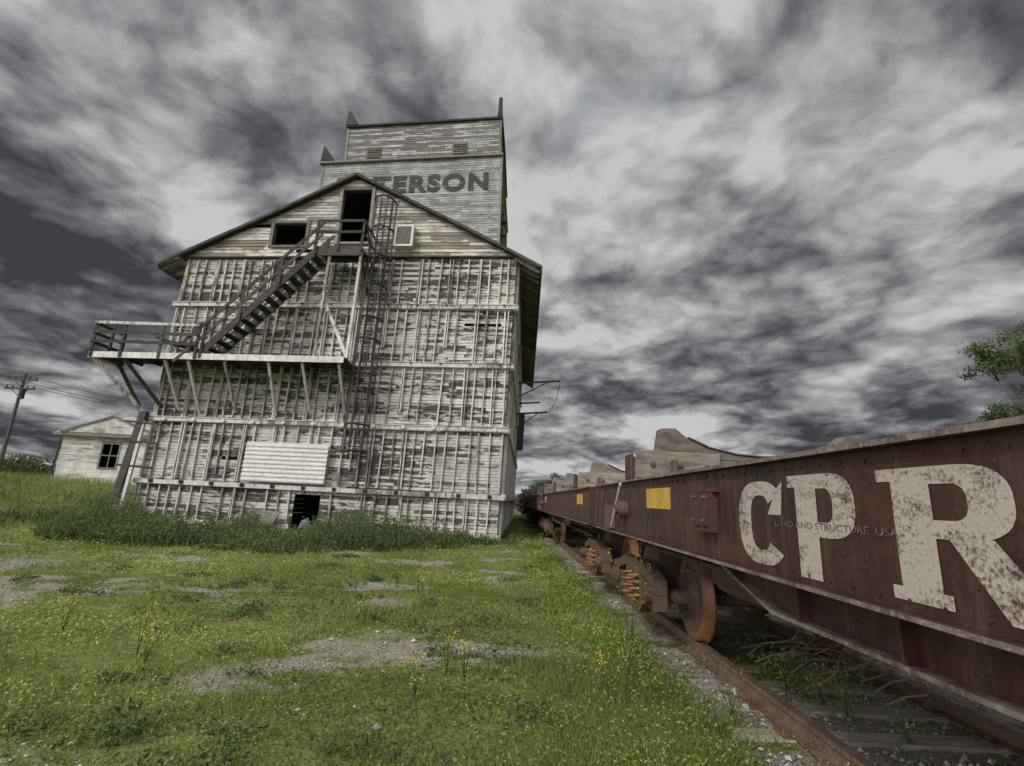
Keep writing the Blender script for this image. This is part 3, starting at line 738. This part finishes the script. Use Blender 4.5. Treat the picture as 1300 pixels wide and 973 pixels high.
def bogie(yc,E):
    b=MB(); zc=.168+.42
    for yy in (yc-.87,yc+.87):
        for i,rx in enumerate(RX):
            s=1 if i==0 else -1
            prof=[(-.075*s,.02),(-.10*s,.09),(-.085*s,.12),(-.03*s,.16),(-.02*s,.30),(-.055*s,.345),(-.062*s,.395),(-.058*s,.415),(.03*s,.422),(.036*s,.448),(.058*s,.445),(.06*s,.35),(.02*s,.3),(.02*s,.12),(.10*s,.1),(.10*s,.02)]
            mats=[0,0,0,0,0,1,1,1,1,1,1,0,0,0,0]
            b.lathe_x(rx,yy,zc,prof,40,mats)
        b.tube([(1.62,yy,zc),(4.06,yy,zc)],.075,14,0)
    b.build('wheelsets',[M_card,M_tread],E,smooth=True)
    f=MB(); xc=(RX[0]+RX[1])/2
    for s,xs_ in ((1,1.70),(-1,2*xc-1.70)):
        a,c=xs_-s*.07,xs_+s*.07
        f.prism_yz([(yc-1.02,zc+.02),(yc-1.02,zc+.17),(yc-.45,zc+.30),(yc+.45,zc+.30),(yc+1.02,zc+.17),(yc+1.02,zc+.02),(yc+.75,zc+.12),(yc+.40,zc+.18),(yc-.40,zc+.18),(yc-.75,zc+.12)],a,c,0)
        f.prism_yz([(yc-.80,zc+.02),(yc-.30,zc-.27),(yc+.30,zc-.27),(yc+.80,zc+.02),(yc+.66,zc+.06),(yc+.26,zc-.16),(yc-.26,zc-.16),(yc-.66,zc+.06)],a,c,0)
        for q in (-.36,.36): f.box(a+.01,c-.01,yc+q-.05,yc+q+.05,zc-.17,zc+.19,0)
        for yy in (yc-.87,yc+.87):
            f.box(a-.0,c+.0,yy-.15,yy+.15,zc-.14,zc+.015,0)
            f.tube([(xs_-s*.07,yy,zc),(xs_-s*.15,yy,zc)],.10,14,0); f.tube([(xs_-s*.15,yy,zc),(xs_-s*.17,yy,zc)],.06,10,0)
        for q in (-.17,.17):
            pts=[]
            for k in range(49):
                t=k/48; an=t*2*math.pi*4; pts.append((xs_-s*.06+math.cos(an)*.095,yc+q+math.sin(an)*.095,zc-.155+t*.30))
            f.tube(pts,.021,6,1)
        f.box(a,c,yc-.3,yc+.3,zc+.145,zc+.178,0)
    f.box(1.75,2*xc-1.75,yc-.2,yc+.2,zc-.02,zc+.28,0)
    f.box(1.95,2*xc-1.95,yc-.36,yc-.28,zc-.12,zc-.02,0); f.prism_yz([(yc-.45,zc-.2),(yc-.38,zc-.25),(yc-.36,zc+.15),(yc-.42,zc+.15)],2.08,2.16,0)
    f.box(1.9,2.3,yc-.25,yc+.25,zc+.281,1.2,0); f.box(2*xc-2.3,2*xc-1.9,yc-.25,yc+.25,zc+.281,1.2,0)
    f.build('bogie_frame',[M_card,M_tread],E)
C1=railcar(-5.2,8.5,True,True)
cp=MB()
def P3(Y0,z0,W,H,x):
    return lambda s,t:(x,Y0-s*W,z0+t*H)
def strip(f,outer,inner,closed=False):
    n=len(outer); vs=[f(*p) for p in outer]+[f(*p) for p in inner]
    cp.add(vs,[(i,i+1,n+i+1,n+i) for i in range(n-1)],0)
def arc(cx,cy,rx,ry,a0,a1,n=24,e=.75):
    out=[]
    for k in range(n+1):
        a=math.radians(a0+(a1-a0)*k/n); c,s=math.cos(a),math.sin(a)
        out.append((cx+rx*math.copysign(abs(c)**e,c),cy+ry*math.copysign(abs(s)**e,s)))
    return out
LXp=SX-.0035
f=P3(3.40,1.235,.56,.43,LXp)
strip(f,arc(.5,.5,.5,.5,38,322),arc(.5,.5,.21,.33,38,322))
f2=P3(3.40,1.235,.56,.43,LXp-.0006)
cp.add([f2(.66,.60),f2(.92,.60),f2(.98,.98),f2(.86,.90)],[(0,1,2,3)],0); 
f=P3(2.80,1.225,.52,.455,LXp)
def quad(f,a,b_,c,d): cp.add([f(a,b_),f(c,b_),f(c,d),f(a,d)],[(0,1,2,3)],0)
quad(f,.13,.0,.48,1.0); quad(f,0.0,.88,.13,1.0)
strip(f,[(.48,1.0)]+arc(.62,.70,.40,.30,90,-90)+[(.48,.40)],[(.48,.86)]+arc(.60,.70,.12,.16,90,-90)+[(.48,.54)])
f=P3(2.12,1.235,.62,.44,LXp)
quad(f,.12,.10,.42,1.0); quad(f,.04,0,.48,.10); quad(f,0.0,.90,.12,1.0)
strip(f,[(.42,1.0)]+arc(.56,.74,.36,.26,90,-90)+[(.42,.48)],[(.42,.87)]+arc(.54,.74,.12,.13,90,-90)+[(.42,.61)])
f3=P3(2.12,1.235,.62,.44,LXp-.0006)
cp.add([f3(.50,.50),f3(.78,.50),f3(1.12,0),f3(.80,0)],[(0,1,2,3)],0)
cp.build('painted_lettering',[M_cpr],C1)
def small_text(body,Y0,z0,h,wd):
    cu=bpy.data.curves.new('stencil','FONT'); cu.body=body; cu.size=1
    o=bpy.data.objects.new('stencil',cu); scene.collection.objects.link(o); bpy.context.view_layer.update()
    me=bpy.data.meshes.new_from_object(o.evaluated_get(bpy.context.evaluated_depsgraph_get())); bpy.data.objects.remove(o)
    vs=np.array([v.co for v in me.vertices]); mn,mx=vs.min(0),vs.max(0)
    for v_ in me.vertices:
        a_,b_,_c=v_.co; v_.co=(SX-.006,Y0-(a_-mn[0])/(mx[0]-mn[0])*wd,z0+(b_-mn[1])/(mx[1]-mn[1])*h)
    me.materials.clear(); me.materials.append(M_edge); ob=bpy.data.objects.new('stencil_marks',me); scene.collection.objects.link(ob); ob.parent=C1
small_text('LOAD AND STRUCTURE  USA',2.95,1.44,.028,.92)
y=9.3
for i in range(9):
    railcar(y,y+13.3,i<1); y+=14.1

db=MB()
for i in range(16):
    x,y=U(2.2,3.3),U(4.8,6.4); a=U(-.6,.6); L=U(.5,1.2); z=U(.05,.12); pts=[]
    for k in range(6):
        t=k/5; pts.append((x+math.cos(a)*L*t,y+math.sin(a)*L*t+.06*math.sin(k*1.7+i),z+.22*math.sin(t*2.2+.2)*U(.7,1)))
    db.tube(pts,.010,5,0,None,.002)
    for j in range(3):
        p=Vector(pts[2+j]); db.tube([p,p+Vector((U(-.1,.2),U(-.2,.2),U(.0,.2)))],.004,4,0,None,.001)
db.build('dead_branches',[M_straw])

# ------------------------------------------------------------------ white house
H=empty('white_house'); h=MB()
hx0,hx1,hy0,hy1=-30.0,-23.2,38.,45.; hz=1.2; he=4.45; ha=5.95
def Hs(mb,ax,f0,f1,z0,z1,holes,y0): siding(mb,c_(f0),c_(f1),z0,z1,.16,holes,y0,.05,(2,4),0,.003,.003,ax,.02)
win=(-27.2,-26.1,2.3,3.9)
Hs(h,'x',hx0,hx1,hz-.4,he,[win],hy0); Hs(h,'y',hy0+.06,hy1,hz-.4,he,[],hx1)
h.box(hx0+.02,hx0+.1,hy0+.06,hy1,hz-.4,he,0); h.box(hx0,hx1,hy1-.05,hy1,hz-.4,he,0)
h.box(hx0,hx1,hy0+1.5,hy0+1.6,hz,he,1)
for q in (win[0]-.1,win[1]): h.box(q,q+.1,hy0-.05,hy0+.03,win[2],win[3],2)
h.box(win[0]-.1,win[1]+.1,hy0-.06,hy0+.03,win[3],win[3]+.1,2); h.box(win[0]-.1,win[1]+.1,hy0-.08,hy0+.03,win[2]-.1,win[2],2)
h.box((win[0]+win[1])/2-.03,(win[0]+win[1])/2+.03,hy0-.01,hy0+.04,win[2],win[3],2); h.box(win[0],win[1],hy0-.008,hy0+.04,3.05,3.11,2)
o=.45; xm=(hx0+hx1)/2
e=[(hx0-o,hy0-o,he),(hx1+o,hy0-o,he),(hx1+o,hy1+o,he),(hx0-o,hy1+o,he)]
A=(xm-.2,hy0+1.6,ha); B=(xm+.2,hy1-1.6,ha)
h.add([*e,A,B],[(0,1,4),(1,2,5,4),(2,3,5),(3,0,4,5),(3,2,1,0)],3,.6)
h.box(hx0-o,hx1+o,hy0-o-.03,hy0-o-.002,he-.18,he+.03,2); h.box(hx1+o+.002,hx1+o+.03,hy0-o,hy1+o,he-.18,he+.03,2)
h.prism_xz([(hx0+.3,he+.05),(hx1-.4,he+.05),(xm,he+1.15)],hy0-.5,hy0+1.5,0)
h.beam((hx0+.1,hy0-.55,he+.05),(xm,hy0-.55,he+1.22),.1,.12,2); h.beam((hx1-.2,hy0-.55,he+.05),(xm,hy0-.55,he+1.22),.1,.12,2)
M_hs=paint_mat('house_white_clapboard',(.78,.75,.69),(.2,.18,.15),.40,(.45,.45,2.5),2,.2,.28)
M_hroof=wood_mat('pale_house_roof',(.36,.35,.33),(.54,.53,.5))
h.build('house_body',[M_hs,M_black,M_grey,M_hroof],H)

PL=empty('utility_pole'); p=MB(); px,py=-40.,45.; pz=1.2; pt=9.6
p.tube([(px,py,pz-.3),(px+.0,py,pt)],.16,10,0,None,.11)
for z,l in ((9.1,1.25),(8.35,1.25)):
    p.beam((px-l,py-.15,z),(px+l,py-.15,z),.12,.14,0)
    for q in (-1.1,-.6,.6,1.1): p.tube([(px+q,py-.15,z+.08),(px+q,py-.15,z+.28)],.05,8,1)
    p.beam((px-.7,py-.12,z-.05),(px,py-.12,z-.6),.04,.05,0); p.beam((px+.7,py-.12,z-.05),(px,py-.12,z-.6),.04,.05,0)
p.tube([(px+.4,py-.3,7.5),(px+.4,py-.3,8.3)],.22,12,1)
p.build('pole_and_crossarms',[M_bark,M_iron],PL)
wr=MB()
def wire(a,b_,sag):
    wr.tube([(a[0]+(b_[0]-a[0])*t,a[1]+(b_[1]-a[1])*t,a[2]+(b_[2]-a[2])*t-sag*4*t*(1-t)) for t in [k/12 for k in range(13)]],.02,4)
for q,z in ((-1.1,9.3),(1.1,9.3),(.6,8.6)): wire((px+q,py,z),(-14.3,40,7.0+q*.3),1.0); wire((px+q,py,z),(-80,20,9.5+q*.1),.8); 
wr.build('wires',[M_iron],PL)
PL2=empty('utility_pole'); p=MB(); p.tube([(-62,78,1),(-62,78,8)],.16,8,0,None,.1); p.beam((-63.2,78,7.4),(-60.8,78,7.4),.12,.14); p.build('pole_and_crossarms',[M_bark],PL2)

# ------------------------------------------------------------------ trees
def tree(name,x,y,H,clumps,nl,ls,tr=.16):
    E=empty(name); z0=float(gh(x,y)); t=MB()
    top=(x+U(-.3,.3),y,z0+H*.75)
    t.tube([(x,y,z0-.2),(x+.1,y,z0+H*.25),(x-.05,y+.1,z0+H*.5),top],tr,9,0,None,tr*.3)
    P=[];Rn=[]
    for (dx,dy,dz,r) in clumps:
        c=Vector((x+dx,y+dy,z0+dz)); b0=Vector((x,y,z0+max(H*.18,dz*.5))); mid=b0.lerp(c,.5)+Vector((0,0,-.15*r))
        t.tube([b0,mid,c],tr*.4,6,0,None,.02)
        for j in range(7):
            q=c+Vector((random.gauss(0,1),random.gauss(0,1),random.gauss(0,.8))).normalized()*r*U(.5,1); t.tube([mid.lerp(c,.6),c.lerp(q,.5),q],.025,4,0,None,.006)
            n=int(nl*r*r/7)
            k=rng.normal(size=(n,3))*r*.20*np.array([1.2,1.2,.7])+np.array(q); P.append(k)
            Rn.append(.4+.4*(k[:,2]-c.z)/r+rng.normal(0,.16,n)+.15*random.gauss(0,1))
    t.build('trunk_and_limbs',[M_bark],E,smooth=True)
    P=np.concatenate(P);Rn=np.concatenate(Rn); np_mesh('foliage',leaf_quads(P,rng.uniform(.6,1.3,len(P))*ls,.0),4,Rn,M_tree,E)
tree('poplar_tree',24.1,24.,11,[(-2.6,-.5,6.3,.9),(-1.2,0,9.0,1.3),(-2.7,0,8.6,.9),(.6,.5,9.8,1.5),(-.3,-1,7.3,1.3),(1.8,0,7.8,1.6),(-2.6,.6,4.8,1.2),(0,0,5.2,1.6),(2,0,5.4,1.7),(-3.4,0,5.2,.8),(-1.5,0,3.9,1.5),(3.2,0,9,1.5)],1300,.072)
tree('poplar_tree',31,29.,9,[(-2,0,6,1.6),(0,0,7.5,1.8),(2,0,6,1.6),(-1,0,4.2,1.8),(1.5,0,4,1.8),(-3,0,5.4,1.6)],800,.1)
tree('poplar_tree',35.5,60.,9.2,[(-1,0,7.4,1.2),(.8,0,8.2,1.2),(0,0,5.6,1.8),(-1.8,0,6.0,1.2),(1.8,0,6.0,1.3)],420,.14)
tree('poplar_tree',12.,130.,8,[(-3,0,5,2.0),(0,0,6.2,2.2),(3,0,5,2.2),(6,0,4.4,2),(-6,0,4,2)],120,.3)
n=70000; 
xx=rng.uniform(-420,420,n); cl=fbm(xx*.05,xx*0+3,4); yy=300+rng.normal(0,6,n)
hh=(2.5+9*sstep(.42,.75,cl)); zz=rng.random(n)**.7*hh
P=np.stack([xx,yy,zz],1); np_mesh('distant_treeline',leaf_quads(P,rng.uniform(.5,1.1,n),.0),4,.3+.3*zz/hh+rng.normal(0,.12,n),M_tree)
n=26000; xx=rng.uniform(-85,-30,n); yy=66+rng.normal(0,1.8,n); hh=.5+3.4*sstep(.42,.72,fbm(xx*.16,xx*0+8,4)); zz=rng.random(n)**.8*hh
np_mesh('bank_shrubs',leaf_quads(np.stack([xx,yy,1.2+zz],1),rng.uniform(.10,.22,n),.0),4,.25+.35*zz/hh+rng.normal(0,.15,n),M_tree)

# ------------------------------------------------------------------ sky / light
EL_=math.radians(36)
sund=Vector((-.64*math.cos(EL_),-.77*math.cos(EL_),math.sin(EL_))).normalized()
w=bpy.data.worlds.new('World'); scene.world=w; w.use_nodes=True; nt=w.node_tree; nt.nodes.clear()
out=nd(nt,'ShaderNodeOutputWorld'); tc=nd(nt,'ShaderNodeTexCoord')
sky=nd(nt,'ShaderNodeTexSky'); sky.sky_type='NISHITA'; sky.sun_disc=False
sky.sun_elevation=EL_; sky.sun_rotation=math.atan2(sund.x,sund.y)
bg1=nd(nt,'ShaderNodeBackground'); bg1.inputs[1].default_value=.055; nt.links.new(sky.outputs[0],bg1.inputs[0])
sep=nd(nt,'ShaderNodeSeparateXYZ'); nt.links.new(tc.outputs['Generated'],sep.inputs[0])
zz=math_(nt,'ADD',math_(nt,'MAXIMUM',sep.outputs[2],0.0),.19)
pxn=math_(nt,'DIVIDE',sep.outputs[0],zz); pyn=math_(nt,'DIVIDE',sep.outputs[1],zz)
cb=nd(nt,'ShaderNodeCombineXYZ'); nt.links.new(pxn,cb.inputs[0]); nt.links.new(pyn,cb.inputs[1])
def n2d(vec,scale,detail,rough,off=(0,0,0),st=(1,1,1),out_='Fac'):
    mp=nd(nt,'ShaderNodeMapping'); mp.inputs['Location'].default_value=off; mp.inputs['Scale'].default_value=st; nt.links.new(vec,mp.inputs['Vector'])
    n=nd(nt,'ShaderNodeTexNoise'); n.noise_dimensions='2D'; n.inputs['Scale'].default_value=scale; n.inputs['Detail'].default_value=detail; n.inputs['Roughness'].default_value=rough
    nt.links.new(mp.outputs[0],n.inputs['Vector']); return n.outputs[out_]
wcol=n2d(cb.outputs[0],2.2,2,.5,(3,7,0),(1,1,1),'Color')
va=nd(nt,'ShaderNodeVectorMath'); va.operation='MULTIPLY_ADD'; nt.links.new(wcol,va.inputs[0]); va.inputs[1].default_value=(.14,.14,0); nt.links.new(cb.outputs[0],va.inputs[2])
W_=va.outputs[0]
low=n2d(W_,.85,1,.5,(11.3,4.2,0),(1,.85,1))
fb=n2d(W_,2.2,8,.60,(1,2,0),(1,.9,1))
nn=n2d(W_,2.9,0,.5,(7.1,12.7,0),(1,.9,1)); b1=math_(nt,'ABSOLUTE',math_(nt,'SUBTRACT',nn,.5))
nn=n2d(W_,6.2,0,.5,(17.1,2.7,0),(1,.9,1)); b2=math_(nt,'ABSOLUTE',math_(nt,'SUBTRACT',nn,.5))
nn=n2d(W_,12.5,0,.5,(27.1,5.7,0),(1,.9,1)); b3=math_(nt,'ABSOLUTE',math_(nt,'SUBTRACT',nn,.5))
val=math_(nt,'ADD',math_(nt,'MULTIPLY',low,.34),math_(nt,'MULTIPLY',fb,.64))
val=math_(nt,'ADD',val,math_(nt,'MULTIPLY',b1,.26))
val=math_(nt,'ADD',val,math_(nt,'MULTIPLY',b2,.16))
val=math_(nt,'ADD',val,math_(nt,'MULTIPLY',b3,.08))
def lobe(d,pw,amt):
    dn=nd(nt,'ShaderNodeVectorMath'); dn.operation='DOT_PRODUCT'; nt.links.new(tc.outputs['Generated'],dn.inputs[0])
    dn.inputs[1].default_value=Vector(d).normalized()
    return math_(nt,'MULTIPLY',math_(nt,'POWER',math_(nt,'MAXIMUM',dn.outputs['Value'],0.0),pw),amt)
for d,pw,a in (((.10,.80,.55),9,.05),((.10,1,.08),60,.07),((-.75,.8,.5),8,-.03),((.75,.9,.25),12,-.035)):
    val=math_(nt,'ADD',val,lobe(d,pw,a))
cc=ramp(nt,val,[(.44,(.050,.052,.060)),(.50,(.11,.112,.125)),(.55,(.19,.192,.205)),(.61,(.33,.33,.34)),(.70,(.56,.56,.565))])
fill_glow=math_(nt,'ADD',lobe(sund,3,8.5),1.0)  # added boost of unseen clouds behind the camera, to brighten the elevator front
bg2=nd(nt,'ShaderNodeBackground'); nt.links.new(cc,bg2.inputs[0]); nt.links.new(fill_glow,bg2.inputs[1])
hole=math_(nt,'MULTIPLY',ramp(nt,n2d(W_,1.6,4,.6,(8,1,0)),[(.58,0.),(.68,.5)]),ramp(nt,sep.outputs[2],[(.5,0.),(.66,1.)]))
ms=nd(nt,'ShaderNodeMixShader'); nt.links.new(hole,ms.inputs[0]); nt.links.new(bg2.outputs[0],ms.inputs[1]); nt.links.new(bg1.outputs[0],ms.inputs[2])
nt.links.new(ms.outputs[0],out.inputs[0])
sl=bpy.data.lights.new('sun','SUN'); sl.energy=1.5; sl.angle=math.radians(12); sl.color=(1,.97,.92)
so=bpy.data.objects.new('sun',sl); scene.collection.objects.link(so)
so.rotation_euler=sund.to_track_quat('Z','Y').to_euler()
scene.view_settings.view_transform='Standard'; scene.view_settings.look='None'; scene.view_settings.exposure=0
